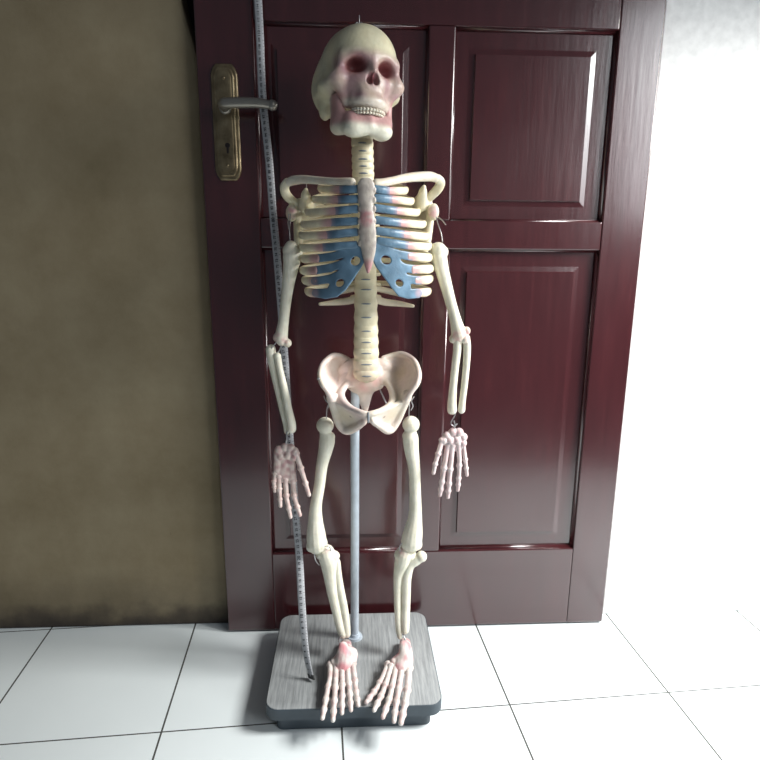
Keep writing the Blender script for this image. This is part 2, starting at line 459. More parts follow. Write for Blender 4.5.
bm = bmesh.new()
bmesh.ops.create_cone(bm, cap_ends=True, segments=16, radius1=.0042, radius2=.0042, depth=.0012, matrix=Matrix.Translation((hx+.002, -.0105, .962)) @ Matrix.Rotation(math.pi/2, 4, 'X'))
box(bm, hx+.0002, hx+.0038, -.0112, -.0100, .949, .960)
obj('keyhole', bm, M['dark_gap'], plate, smooth=False)
for zz in (hz0+.024, hz1-.024):
    bm = bmesh.new(); ball(bm, V((hx, -.0106, zz)), (.0028, .0012, .0028)); obj('screw', bm, M['brass'], plate)

# ================================================================== DISPLAY STAND
HB = .05
BX0, BX1, BY0, BY1 = -.1425, .1525, -.2695, -.0165
stand = thing('display_stand', 'low rectangular display stand base with grey woodgrain top and pale blue pole, on white tiles', 'stand', ((BX0+BX1)/2, (BY0+BY1)/2, 0))
def xy(p, d): return V((p[0], p[1], d))
bm = bmesh.new(); prism(bm, rrect(BX0, BX1, BY0, BY1, .022), xy, .030, HB, .0012, 2)
sharp(obj('base_board', bm, M['board'], stand, label='grey woodgrain board with rounded corners'), 30)
bm = bmesh.new(); prism(bm, rrect(BX0-.0012, BX1+.0012, BY0-.0012, BY1+.0012, .023), xy, .0285, HB-.0012, .0006, 1)
sharp(obj('edge_band', bm, M['edge_band'], stand, label='dark blue grey edge strip'), 30)
bm = bmesh.new(); prism(bm, rrect(BX0+.016, BX1-.017, BY0+.010, BY1-.016, .012), xy, 0.0005, .0300, .001, 1)
sharp(obj('plinth', bm, M['edge_band'], stand), 30)
PX, PY = .0068, -.092
bm = bmesh.new(); bmesh.ops.create_cone(bm, cap_ends=True, segments=28, radius1=.0155, radius2=.0145, depth=.004, matrix=Matrix.Translation((PX, PY, HB+.002)))
bmesh.ops.create_cone(bm, cap_ends=True, segments=28, radius1=.0100, radius2=.0092, depth=.008, matrix=Matrix.Translation((PX, PY, HB+.006)))
sharp(obj('pole_flange', bm, M['pole_paint'], stand), 30)
bm = bmesh.new(); sweep(bm, [V((PX, PY, HB+.002)), V((PX+.001, PY, .30)), V((PX+.002, PY+.002, .545)), V((PX+.007, PY+.004, .60))], [.0079, .0079, .0079, .0076], V((0, 1, 0)), 20, 4)
obj('pole', bm, M['pole_paint'], stand)

# ================================================================== SKELETON
SK = thing('anatomical_skeleton', 'cream plastic human skeleton model with blue rib cartilage, standing on a pole before the door', 'skeleton', (.012, -.11, HB))
CX = 367.0

# ---- spine
ys = [136, 144, 152, 160, 167, 174, 182, 191, 200, 210, 220, 230, 240, 250, 260, 269, 279, 289, 303, 316.5, 330, 341, 352, 363, 374.5]
def spx(y): return 362+(y-136)/(374-136)*4.3+1.0*math.sin((y-136)/240*math.pi)
def spY(y):
    t = (y-136)/238; return -.108+.016*math.sin(t*math.pi*1.0)-.004*math.sin(t*math.pi*2)
def spw(y): return 11.5 if y < 290 else (11.7+(y-290)/85*2.0)
bm = bmesh.new(); ptube(bm, [(spx(y), y, spY(y), 7.0) for y in (132, 180, 230, 290, 330, 376)], seg=14, sub=5)
spine = bone('spine', bm, SK, base=CREAM)
for i, (a, b) in enumerate(zip(ys, ys[1:])):
    bm = bmesh.new(); m = (a+b)/2; w = spw(m); h = (b-a)
    lum = a >= 300
    pts = [(spx(a), a+.25, spY(a), w*.97, 8.2), (spx(m), a+h*.25, spY(m), w*.95, 7.8), (spx(m), m, spY(m), w*.91, 7.5), (spx(m), a+h*.75, spY(m), w*.95, 7.8), (spx(b), b-.25, spY(b), w*.97, 8.2)]
    P = []; R = []
    for q in pts:
        p = A(*q[:3]); k = px2m(p); P.append(p); R.append((q[3]*k, q[4]*k))
    sweep(bm, P, R, V((0, 1, 0)), 20, 3)
    # transverse and spinous processes
    if 176 < a < 300:
        k = px2m(A(spx(m), m, spY(m)))
        for s in (-1, 1):
            L = 5.5 if lum else 7
            sweep(bm, [A(spx(m)+s*w*.7, m, spY(m)+.006), A(spx(m)+s*(w+L*.3), m+.5, spY(m)+.012)], [.0035, .0028], V((0, 1, 0)), 8, 3)
    c = A(spx(m), m, spY(m))
    sweep(bm, [c+V((0, .008, 0)), c+V((0, .020, -.003)), c+V((0, .029, -.008))], [(.003, .0045), (.0025, .004), (.002, .003)], V((0, 0, 1)), 8, 3)
    me = mesh_of(bm)
    pk = sstep(355, 378, m)*.5
    bone('vertebra', me, spine, lambda p: lerp(V((.85, .78, .57)), LPINK, pk*(.6+.8*blot(p, 60))))
    if i < len(ys)-1 and not (188 < b < 270):
        bm = bmesh.new(); p = A(spx(b), b, spY(b)); k = px2m(p)
        wd = (4.2 if b < 190 else 5.0)+random.uniform(-.5, .6)
        R_ = 8.2*k
        sweep(bm, [p+V((x*k, -R_*math.sqrt(max(0, 1-(x/w)**2))-.0001, -.0002*abs(x)/3)) for x in (-wd, -wd*.5, 0, wd*.5, wd)], [(.0006, .0004), (.0009, .0012), (.0010, .0013), (.0009, .0012), (.0006, .0004)], V((0, 0, 1)), 8, 3)
        obj('spinal_disc', bm, M['dark_disc'], spine)

# ---- ribs: (outer end px, y outer, junction px, y junction, sternum px, y sternum)
RL = [(320, 189, 340, 190, 358, 189), (314, 200, 338, 200, 358, 199), (307, 213, 335, 211, 357, 209), (303, 225, 331, 222.5, 357, 221), (301, 236, 327, 235, 357, 232), (301, 248, 323, 247.5, 356, 245), (302, 259, 317, 258.5, None, 0), (302, 271, 315, 270.5, None, 0), (304, 281, 316, 281, None, 0), (307, 292, 317, 293, None, 0)]
RR = [(406, 191, 389, 191, 375, 189), (412, 202, 392, 199.5, 375, 198), (418, 213, 397, 211, 375, 208), (424, 225, 401, 223, 376, 220), (428, 237, 404, 234.5, 377, 231), (430, 247, 408, 245.5, 378, 241), (431, 258, 410, 256.5, None, 0), (432, 269, 414, 269.5, None, 0), (431, 279.5, 417, 280.5, None, 0), (429, 292, 416, 293, None, 0)]
FD, BD, MY = .080, .050, -.107
def yf(d): return MY-FD*math.sqrt(max(0, 1-d*d))
def yb(d): return MY+BD*math.sqrt(max(0, 1-d*d))
RIBTONE = V((.88, .81, .60))
for side, T in ((-1, RL), (1, RR)):
    for i, (xo, yo, xj, yj, xs, y_s) in enumerate(T):
        w = abs(xo-CX)+.5; j = abs(xj-CX)/w
        th = (4.0 if i < 6 else 4.4)
        pts = []
        for d, dy in ((.16, -9), (.4, -8.2), (.65, -6.6), (.85, -4.6), (.96, -3)):
            pts.append((CX+side*w*d, yo+dy, yb(d), 2.1 if i < 6 else 2.6))
        pts.append((CX+side*w, yo-1.2, MY, 3.4))
        ds = [d for d in (.95, .84, .72) if d > j+.05]
        for d in ds:
            t = (d-j)/(1-j); pts.append((CX+side*w*d, yj+(yo-yj)*t, yf(d), th))
        pts.append((xj, yj, yf(j), th))
        pts.append((xj-side*2.0, yj, yf(abs(xj-side*2-CX)/w), th))
        bm = bmesh.new(); P = []; R = []
        for q in pts:
            p = A(*q[:3]); k = px2m(p); P.append(p); R.append((2.3*k, q[3]*k))
        sweep(bm, P, R, V((0, 0, 1)), 12, 5)
        jp = A(xj, yj, yf(j))
        def rc(p, jp=jp, i=i):
            front = sstep(-.11, -.13, p.y)
            f = near(p, jp, .004, .026)*front*.85
            base = lerp(V((.80, .72, .50)), RIBTONE, front)
            return lerp(lerp(base, V((.58, .30, .33)), f), BLUE, near(p, jp-V((side*.003, 0, 0)), .002, .007)*.5)
        bone('rib', mesh_of(bm), SK, rc)
        if xs is not None:
            bm = bmesh.new(); P = []; R = []
            for t in (0, .35, .7, 1):
                x = xj+(xs-side*-1*0-xj)*t; y = yj+(y_s-yj)*t
                d = abs(x-CX)/w; p = A(x, y, yf(d)*(1-t)+(-.186)*t); k = px2m(p); P.append(p); R.append((2.2*k, (th+.1)*k))
            sweep(bm, P, R, V((0, 0, 1)), 12, 4)
            bone('costal_cartilage', mesh_of(bm), SK, lambda p, jp=jp: lerp(lerp(BLUE, V((.17, .29, .41)), .5+blot(p, 80)), V((.52, .32, .37)), near(p, jp, .002, .012)*.6), label='painted blue cartilage bar')
    # floating ribs
    for ln in (([(spx(290)-8, 288, -.085, 3), (343, 291, -.075, 3), (334, 294, -.075, 2.4), (327, 297, -.085, 1.8)] if side < 0 else [(spx(290)+8, 288, -.085, 3), (388, 291, -.075, 3), (398, 294, -.075, 2.4), (408, 297, -.085, 1.8)]),
               ([(spx(300)-8, 298, -.092, 4), (348, 301, -.082, 3.6), (335, 302.5, -.080, 3.0), (320, 304, -.085, 1.6)] if side < 0 else [(spx(300)+8, 298, -.092, 4), (384, 302, -.082, 3.6), (398, 303.5, -.080, 3.0), (413, 306, -.085, 1.6)])):
        bm = bmesh.new(); P = []; R = []
        for q in ln:
            p = A(*q[:3]); k = px2m(p); P.append(p); R.append((2.2*k, q[3]*k))
        sweep(bm, P, R, V((0, 0, 1)), 12, 5); bone('rib', mesh_of(bm), SK, base=V((.80, .72, .56)))
# ---- lower cartilage plates with their two openings
def poly_sd(X, Y, poly):
    d = np.full(X.shape, 1e9); sgn = np.ones(X.shape); n = len(poly)
    for i in range(n):
        ax, ay = poly[i]; bx, by = poly[i-1]; ex, ey = bx-ax, by-ay; wx, wy = X-ax, Y-ay
        t = np.clip((wx*ex+wy*ey)/(ex*ex+ey*ey), 0, 1); d = np.minimum(d, (wx-ex*t)**2+(wy-ey*t)**2)
        c = np.stack([Y >= ay, Y < by, ex*wy > ey*wx]); sgn = np.where(c.all(0) | (~c).all(0), -sgn, sgn)
    return sgn*np.sqrt(d)
def plate_mesh(poly, bars, holes, w):
    def f(X, Y, Z):
        d = poly_sd(X, Y, poly)-1.0
        for tb in bars:
            for (ax, ay, ra), (bx, by, rb) in zip(tb, tb[1:]):
                d = su(d, c_(X, Y, Z*0, (ax, ay, 0), (bx, by, 0), ra, rb), 1.2)
        for hx_, hy_, rx, ry, an in holes:
            c, s_ = math.cos(an), math.sin(an); u = (X-hx_)*c+(Y-hy_)*s_; v = -(X-hx_)*s_+(Y-hy_)*c
            d = ss(d, (np.sqrt((u/rx)**2+(v/ry)**2)-1)*min(rx, ry), .8)
        q = np.abs(Z)-2.2                                             # rounded slab
        return np.minimum(np.maximum(d+1.2, q+1.2), 0)+np.sqrt(np.maximum(d+1.2, 0)**2+np.maximum(q+1.2, 0)**2)-1.2
    xs = [p[0] for p in poly]+[q[0] for b in bars for q in b]; ys_ = [p[1] for p in poly]+[q[1] for b in bars for q in b]
    P, Fc = sculpt(f, (min(xs)-8, min(ys_)-8, -4), (max(xs)+8, max(ys_)+8, 4), .55)
    W = []
    for x, y, z in P:
        Y = max(yf(min(1, abs(x-CX)/w)), -.187); p = A(x, y, Y+.001); W.append(p+ray(x, y).normalized()*(z*px2m(p)))
    me = bpy.data.meshes.new('plate'); me.from_pydata([tuple(p) for p in W], [], Fc.tolist()); me.update(); return me
for side, w, poly, bars, holes in (
    (-1, 66, [(364, 245), (357, 246), (352, 250), (346, 256), (342, 262), (339.5, 270), (335, 276), (331, 283), (328, 289), (318, 290), (317, 296), (325, 298), (337, 296), (345, 289.5), (352, 280), (358.5, 270), (364, 261)],
     [[(316, 258.5, 4.2), (333, 256.5, 4.2), (350, 251, 4.4)], [(314, 270.5, 4.2), (330, 268, 4.2), (344, 263, 4)], [(315, 281, 4.2), (330, 279, 4.2), (338, 275, 4)], [(316, 293, 4.2), (326, 293.5, 4.2)]],
     [(355.5, 261, 4.9, 4.2, -.7), (340, 283, 4.4, 3.4, -.8)]),
    (1, 66, [(375, 242), (380, 240), (387, 246), (395, 251.5), (399, 258), (401.5, 266), (405, 273), (409.5, 282), (410, 290), (418, 290), (419, 297), (408, 298), (399, 295.5), (391.5, 286.5), (384, 276), (377, 267), (373, 259)],
     [[(386, 249.5, 4.2), (397, 254, 4.2), (411, 256.5, 4.3)], [(395, 262, 4.2), (404, 268, 4.2), (416, 269.5, 4.3)], [(402, 277, 4.2), (410, 279.5, 4.2), (419, 280.5, 4.3)], [(418, 293, 4.2), (408, 293.5, 4.2)]],
     [(386, 260, 5.0, 4.2, .5), (399.3, 283, 3.9, 3.3, .8)])):
    js = [A(x, y, yf(abs(x-CX)/w)) for x, y in ([(316, 258), (314, 270), (315, 281), (316, 293)] if side < 0 else [(411, 256), (416, 269), (419, 280), (418, 293)])]
    me = plate_mesh(poly, bars, holes, w)
    bone('costal_arch', me, SK, lambda p: lerp(lerp(BLUE, V((.17, .295, .42)), .5+.9*blot(p, 70)), V((.55, .36, .40)), max(near(p, q, .002, .012) for q in js)*.6), label='painted blue cartilage plate with two holes')
# ---- sternum
bm = bmesh.new(); P = []; R = []
for x, y, w, d in ((366, 180, 6.5, 2.5), (366, 184, 8.6, 3.2), (366, 192, 8.6, 3.2), (366, 200, 7.6, 3.0), (366.5, 207, 6.6, 3.4), (367, 216, 7.4, 3.4), (367.5, 228, 8.4, 3.2), (368, 240, 8.6, 3.2), (368.5, 250, 7.4, 3), (368.5, 260, 5.2, 2.8), (368.3, 266, 3.8, 2.4), (368, 272, 1.6, 1.6)):
    p = A(x, y, -.190); k = px2m(p); P.append(p); R.append((w*k, d*k))
sweep(bm, P, R, V((0, 1, 0)), 18, 4)
for yy in (190, 200, 209, 221, 232, 243):
    for s in (-1, 1): pball(bm, 367+s*7.2, yy, -.189, (2.2, 2.4, 3.6))
me = mesh_of(bm, .0011, 3)
q1, q2 = A(366, 218, -.195), A(368, 268, -.195)
bone('sternum', me, SK, lambda p: lerp(lerp(V((.40, .35, .32)), V((.58, .53, .47)), .5+1.1*blot(p, 110, 3)), V((.50, .22, .24)), max(near(p, q1, .004, .017)*(.65+blot(p, 150)), near(p, q2, .006, .018)*.75)), label='greyish breastbone with pink patches')

# ---- shoulder girdle
def clav(pts):
    bm = bmesh.new(); ptube(bm, pts, seg=14, sub=5, flat=.85)
    return mesh_of(bm)
GIR = lambda p: lerp(V((.80, .77, .66)), V((.78, .68, .55)), .4+blot(p, 50))
bone('clavicle', clav([(352, 182.5, -.182, 4.6), (346, 182, -.178, 4.2), (334, 181.5, -.165, 3.6), (318, 180.5, -.142, 3.8), (304, 179.5, -.122, 4.2), (294, 180.5, -.108, 4.6), (289, 182, -.103, 4.2)]), SK, GIR)
bone('clavicle', clav([(376, 183.5, -.182, 4.6), (382, 183, -.178, 4.4), (394, 180.5, -.165, 4.0), (406, 178, -.142, 4.4), (418, 176.8, -.122, 4.8), (430, 176.5, -.108, 4.8), (436, 178, -.103, 4.2)]), SK, GIR)
def scap(lat, mid, med, acr, cor, gl):
    bm = bmesh.new()
    g = [[(x, y, -.076) for x, y in lat], [(x, y, -.058) for x, y in mid], [(x, y, -.043) for x, y in med]]
    sheet(bm, g, lambda u, v: .0085-.0045*math.sin(u*math.pi/2), 4)
    ptube(bm, acr, seg=12, sub=5, flat=.7); ptube(bm, cor, seg=12, sub=5)
    ptube(bm, [(lat[1][0], lat[1][1]-4, -.078, 5), (gl[0], gl[1], -.088, 5.5)], seg=12)
    pball(bm, gl[0], gl[1], -.090, (5.8, 4.5, 8.6))
    ptube(bm, [(x, y, -.078, r) for (x, y), r in zip(lat, (4, 4.2, 4.4, 4.2, 3.5))], seg=12, sub=4)
    return mesh_of(bm, .0013, 5)
gl = (291.5, 213)
gp = A(gl[0], gl[1], -.097)
bone('scapula', scap([(300, 202), (298, 216), (298, 232), (299, 246), (303, 258)], [(310, 202), (309, 218), (309, 234), (309, 248), (309, 260)], [(324, 200), (323, 218), (321, 236), (318, 250), (314, 262)],
    [(288, 181.5, -.102, 4.4, 3), (284.5, 187, -.098, 4.8, 3), (286, 194, -.094, 5.0, 3), (291.5, 200, -.088, 4.6, 3), (299, 203, -.078, 3.6, 3), (309, 201, -.060, 2.5, 2.5)], [(307, 206, -.082, 8.5), (306, 199, -.098, 5.6), (305.5, 194, -.108, 4.4), (306, 190, -.112, 2.4)], gl),
    SK, lambda p: lerp(lerp(V((.80, .73, .50)), V((.80, .76, .62)), .5+blot(p, 40)), V((.62, .34, .34)), near(p, gp, .006, .014)*(.8+blot(p, 140))))
gl2 = (433.5, 212); gp2 = A(gl2[0], gl2[1], -.097)
bone('scapula', scap([(428, 200), (430, 214), (428.5, 230), (426, 246), (421, 258)], [(419, 200), (419, 216), (419, 233), (417, 248), (415, 260)], [(405, 198), (406, 216), (408, 236), (409, 250), (411, 262)],
    [(437, 178, -.102, 4.4, 3), (440.5, 182, -.098, 4.8, 3), (438.5, 188, -.094, 5.0, 3), (433, 194, -.088, 4.8, 3), (427, 199, -.078, 3.8, 3), (417, 199, -.060, 2.5, 2.5)], [(420, 204, -.082, 8.5), (422, 197, -.098, 5.4), (423, 191, -.108, 4.2), (424, 187, -.112, 2.4)], gl2),
    SK, lambda p: lerp(lerp(V((.80, .73, .52)), V((.82, .78, .66)), .5+blot(p, 40)), V((.76, .50, .50)), near(p, gp2, .006, .014)*(.8+blot(p, 140))))

# ---- pelvis
bm = bmesh.new()
def wing(s, P):
    sheet(bm, P, lambda u, v: .0065+.002*math.sin(v*math.pi), 5)
WR = [[(383, 358, -.084), (392, 355.1, -.078), (402, 353.6, -.084), (410, 357.6, -.098)],
      [(383, 367, -.090), (394, 362, -.078), (407, 360, -.086), (416, 364, -.120)],
      [(385, 376, -.098), (396, 373, -.084), (409, 371, -.098), (419.5, 374, -.142)],
      [(388, 386, -.112), (398, 384, -.104), (408, 383, -.120), (418, 384, -.158)],
      [(391, 394, -.126), (399, 394, -.126), (406, 394, -.140), (411, 393, -.160)],
      [(392, 401, -.142), (398, 403, -.144), (403, 403, -.150), (407, 400, -.158)]]
WLF = [[(349, 360, -.084), (343, 356.6, -.078), (334, 355.1, -.084), (327, 359.6, -.098)],
      [(349, 368, -.090), (340, 364, -.078), (328, 361, -.086), (322, 366, -.120)],
      [(348, 377, -.098), (337, 375, -.084), (325, 373, -.098), (319.5, 375, -.142)],
      [(346, 386, -.112), (336, 385, -.104), (327, 384, -.120), (321.5, 384, -.158)],
      [(344, 393, -.126), (337, 393, -.126), (331, 393, -.140), (328, 392, -.160)],
      [(344, 399, -.142), (338, 401, -.144), (334, 402, -.150), (331, 399, -.158)]]
wing(1, WR); wing(-1, WLF)
# thick iliac crests
ptube(bm, [(383, 358, -.084, 2.6), (392, 355.6, -.079, 3), (402, 354.1, -.085, 3.2), (410.5, 358.1, -.1, 3.3), (416, 364, -.122, 3.2), (419, 374, -.143, 3.0), (417.5, 383, -.158, 3.0), (411, 392, -.160, 3), (406, 400, -.157, 4)], seg=10)
ptube(bm, [(349, 360, -.084, 2.6), (343, 357.1, -.079, 3), (334, 355.6, -.085, 3.2), (327, 360.1, -.1, 3.2), (322, 366, -.122, 3.0), (320, 375, -.143, 2.8), (322, 384, -.158, 2.8), (327.5, 391.5, -.160, 3), (331.5, 399, -.157, 4)], seg=10)
# pelvic brim + pubic rami
ptube(bm, [(386, 381, -.105, 3), (391, 390, -.122, 3.2), (393, 398, -.138, 4), (390, 405, -.158, 3.6), (382, 410, -.176, 3.0), (374, 413, -.186, 3.2), (369.5, 414, -.188, 3.2)], seg=12)
ptube(bm, [(347, 384, -.108, 3), (342, 391, -.125, 3.6), (341, 397, -.146, 4.4), (345, 404, -.162, 4.2), (353, 409.5, -.176, 3.4), (361, 412.5, -.186, 3.2), (366, 414, -.188, 3.2)], seg=12)
# ischium / pubic plates
sheet(bm, [[(331, 396, -.146), (341, 403, -.160), (353, 409, -.174), (366, 414, -.188)], [(333, 405, -.142), (343, 413, -.146), (355, 418, -.160), (366.5, 420, -.184)], [(336, 416, -.138), (344, 422, -.138), (354, 424, -.150), (365, 424.5, -.178)], [(340, 426, -.134), (346, 430, -.136), (353, 429, -.150), (361, 426.5, -.168)]], .0075, 5)
sheet(bm, [[(408, 396, -.146), (397, 403, -.160), (383, 409.5, -.174), (370, 414, -.188)], [(405, 405, -.142), (394, 413, -.146), (382, 418, -.160), (370, 420, -.184)], [(401, 414, -.138), (392, 422, -.138), (382, 424, -.150), (371, 422.5, -.178)], [(395, 424, -.134), (389, 429, -.136), (383, 428, -.150), (376, 425, -.168)]], .0075, 5)
ptube(bm, [(332, 400, -.148, 5), (335, 412, -.142, 4.2), (340, 424, -.136, 5), (347, 430, -.138, 5.2), (356, 427.5, -.156, 4), (364, 422, -.182, 3.4)], seg=12)
ptube(bm, [(406, 399, -.148, 5), (401.5, 411, -.142, 4.2), (396, 422, -.136, 4.6), (389, 429.5, -.138, 5.4), (381, 426.5, -.156, 4), (373, 421, -.182, 3.4)], seg=12)
# hip sockets
pball(bm, 332, 398, -.148, (6, 6, 7)); pball(bm, 406, 397, -.148, (6, 6, 7))
# sacrum and coccyx
ptube(bm, [(366, 362, -.092, 15, 5), (366, 372, -.098, 17.5, 6), (365, 381, -.101, 19.5, 6), (364, 387, -.098, 18.0, 5.5), (364, 392, -.091, 10.5, 4.5), (364.5, 399, -.085, 7, 4), (365, 406, -.083, 4.5, 3.2), (365, 412, -.088, 2.6, 2.4)], seg=20, sub=5)
ptube(bm, [(356, 366, -.090, 9, 5), (349, 368, -.090, 8, 4.5), (343, 372, -.087, 6, 4)], seg=12); ptube(bm, [(376, 366, -.090, 9, 5), (383, 367, -.090, 8, 4.5), (389, 371, -.084, 6, 4)], seg=12)
sheet(bm, [[(354, 372, -.098), (347, 374, -.095), (340, 376, -.092)], [(353, 380, -.104), (346, 382, -.104), (339, 384, -.104)], [(352, 387, -.104), (346, 388.5, -.112), (339, 391, -.120)]], .007, 4)
sheet(bm, [[(379, 372, -.098), (385, 373, -.095), (391, 375, -.092)], [(380, 379, -.104), (386, 380, -.104), (392, 383, -.104)], [(379, 385, -.104), (386, 386, -.110), (392, 391, -.122)]], .007, 4)
me = mesh_of(bm, .0013, 12)
sac = A(366, 378, -.108); ch = [A(*q) for q in ((345, 418, -.155), (391, 416, -.155), (403, 375, -.09))]
dim = [A(351, 416, -.160), A(384, 417, -.165)]
def pc(p):
    c = lerp(V((.84, .70, .66)), V((.84, .76, .64)), .45+.9*blot(p, 26, 2))
    c = lerp(c, V((.82, .52, .48)), near(p, sac, .010, .045)*(.55+.8*blot(p, 55)))
    for q in ch: c = lerp(c, V((.76, .62, .44)), near(p, q, .004, .026)*.55)
    for q in dim: c = lerp(c, V((.30, .22, .16)), near(p, q, .0012, .004)*.8)
    return c
pelvis = bone('pelvis', me, SK, pc, label='pinkish hip bones with open pelvic ring')
bm = bmesh.new(); ptube(bm, [(368.2, 413, -.1915, 1.0, 1.2), (368.3, 417, -.1915, 1.3, 1.4), (368.4, 422, -.1895, 1.0, 1.2)], seg=10); obj('pubic_joint', bm, M['dark_disc'], pelvis)

# ---- long bones
PK = V((.74, .42, .42))
def longbone(name, tubes, balls, ends, base=V((.85, .82, .70)), vox=.0012, pk=.35):
    bm = bmesh.new()
    for t in tubes: ptube(bm, t, seg=14, sub=5)
    for b in balls: pball(bm, *b)
    me = mesh_of(bm, vox, 4); E = [A(*e[:3]) for e in ends]
    return bone(name, me, SK, lambda p: lerp(lerp(base, V((.79, .77, .64)), .5+blot(p, 45)), PK, (max([near(p, e, .004, .016) for e in E]) if E else 0)*pk*(1+2*blot(p, 140))))
longbone('humerus', [[(291, 247, -.112, 6.5), (292, 256, -.112, 9.2), (291, 266, -.112, 8), (288.5, 282, -.112, 6.4), (286, 300, -.114, 5.5), (284, 318, -.116, 5.2), (282.2, 330, -.117, 6.0), (281, 338, -.118, 6.8)]],
         [(291, 251, -.112, (8.6, 8, 8.2)), (297.5, 254, -.112, (5.2, 6, 6)), (277.5, 337.5, -.118, (4.6, 5, 5)), (287.5, 343, -.120, (4.2, 5, 4.4)), (281.5, 342, -.120, (4.6, 5, 4))], [(276, 338, -.123), (283, 343, -.125)])
longbone('humerus', [[(438, 249, -.112, 6.5), (439, 258, -.112, 8.2), (442, 270, -.112, 7), (446, 285, -.112, 6.2), (450.5, 302, -.114, 5.6), (455, 318, -.116, 5.8), (457.5, 328, -.117, 7.0), (459, 335, -.118, 8.0)]],
         [(438, 250.5, -.112, (8.6, 8, 8.4)), (443.5, 252, -.112, (5, 6, 6)), (453.5, 339, -.118, (4.6, 5, 4.6)), (466.5, 331, -.118, (4, 5, 4.6)), (460, 339.5, -.120, (5, 5, 4.2))], [(459, 336, -.125), (465, 332, -.125)], pk=.6)
def fore(name, pts, balls, ends=()): return longbone(name, [pts], balls, list(ends), vox=.0010)
fore('ulna', [(271, 349, -.118, 4.8), (271.5, 356, -.118, 5.0), (274, 370, -.119, 4.4), (278.5, 390, -.120, 4.0), (283, 410, -.121, 3.8), (286.5, 424, -.122, 3.7), (288, 431, -.122, 4.2)], [(270.5, 349.5, -.118, (4.8, 5, 4.6))])
fore('radius', [(278, 358, -.125, 3.4), (280, 370, -.126, 3.4), (284.5, 390, -.128, 3.8), (288.5, 410, -.129, 4.0), (291.2, 422, -.129, 4.4), (291.6, 429, -.129, 4.6)], [(277.5, 356, -.125, (3.8, 4, 3.6))])
fore('radius', [(457.5, 343, -.120, 4.4), (457, 352, -.121, 4.2), (455, 368, -.122, 4.0), (453, 388, -.123, 4.0), (452, 402, -.124, 4.6), (452, 410, -.124, 5.0)], [(457.5, 342, -.120, (4.6, 4.6, 4.2))])
fore('ulna', [(466, 338, -.122, 4.2), (467, 347, -.121, 4.0), (466.5, 362, -.121, 3.7), (464.5, 384, -.121, 3.5), (462.5, 400, -.122, 3.4), (461.5, 410, -.122, 3.8)], [(465, 339, -.123, (4.6, 4.6, 4.8))], [(464, 339, -.126)])
longbone('femur', [[(325, 425, -.122, 5), (325.5, 432, -.122, 6), (327, 440, -.122, 8.0), (325.5, 450, -.122, 7.2), (322, 465, -.123, 6.0), (319.5, 485, -.125, 5.6), (316, 505, -.128, 6.0), (315.5, 520, -.130, 7.4), (316, 533, -.132, 9.4), (317, 544, -.133, 10.4)]],
         [(325, 425.5, -.122, (8.8, 8.5, 8.6)), (331, 437, -.122, (4.2, 5, 5)), (311, 546, -.134, (5.0, 7, 6)), (321.5, 543, -.134, (6.2, 7, 6.4))], [])
longbone('femur', [[(411, 424, -.122, 5), (410.5, 431, -.122, 6), (410.5, 438, -.122, 8.0), (411.5, 450, -.122, 7.4), (414.0, 466, -.123, 6.2), (415, 485, -.125, 5.8), (415.5, 505, -.128, 6.2), (415, 518, -.130, 7.2), (413, 532, -.132, 9.8), (411.5, 542, -.133, 10.6)]],
         [(411, 424.5, -.122, (8.8, 8.5, 8.8)), (406.5, 436, -.122, (4.4, 5, 5)), (406.5, 545, -.134, (5.4, 7, 5.4)), (416.5, 544, -.134, (6, 7, 6.4))], [])
longbone('tibia', [[(326, 553, -.134, 9), (329, 562, -.135, 9.2), (330.4, 575, -.138, 7.2), (332.6, 592, -.141, 5.8), (336.4, 610, -.145, 5.0), (340, 626, -.148, 4.6), (343, 634, -.149, 4.6)]],
         [(320.5, 554, -.134, (5, 7, 5)), (333, 556, -.134, (7, 7, 5.5)), (326, 548, -.136, (4, 5, 3))], [(325, 547, -.142)])
fore('fibula', [(337, 562, -.137, 3.6), (337.8, 575, -.138, 4.2), (340.2, 590, -.140, 4.3), (343.5, 606, -.143, 4.2), (346, 622, -.146, 4.0), (347, 634, -.149, 3.8)], [])
longbone('tibia', [[(404.5, 554, -.134, 9), (402.5, 562, -.135, 8.2), (398.6, 575, -.137, 5.2), (397.6, 592, -.140, 4.0), (397.8, 612, -.144, 3.5), (398.6, 628, -.147, 3.2), (399.8, 637, -.149, 2.6)]],
         [(399.5, 555, -.134, (5.4, 7, 5)), (411, 556, -.134, (6.5, 7, 5)), (405, 550, -.136, (4, 5, 3))], [(403, 551, -.142)])
fore('fibula', [(421.5, 556.5, -.140, 4.6), (416, 560, -.139, 5.6), (409.5, 565, -.138, 5.4), (406.4, 578, -.139, 5.2), (406, 592, -.141, 4.9), (405.6, 608, -.143, 4.7), (405.2, 620, -.146, 4.6), (405, 630, -.148, 4.2)], [(421.5, 556.5, -.140, (5.6, 6, 5.6))])

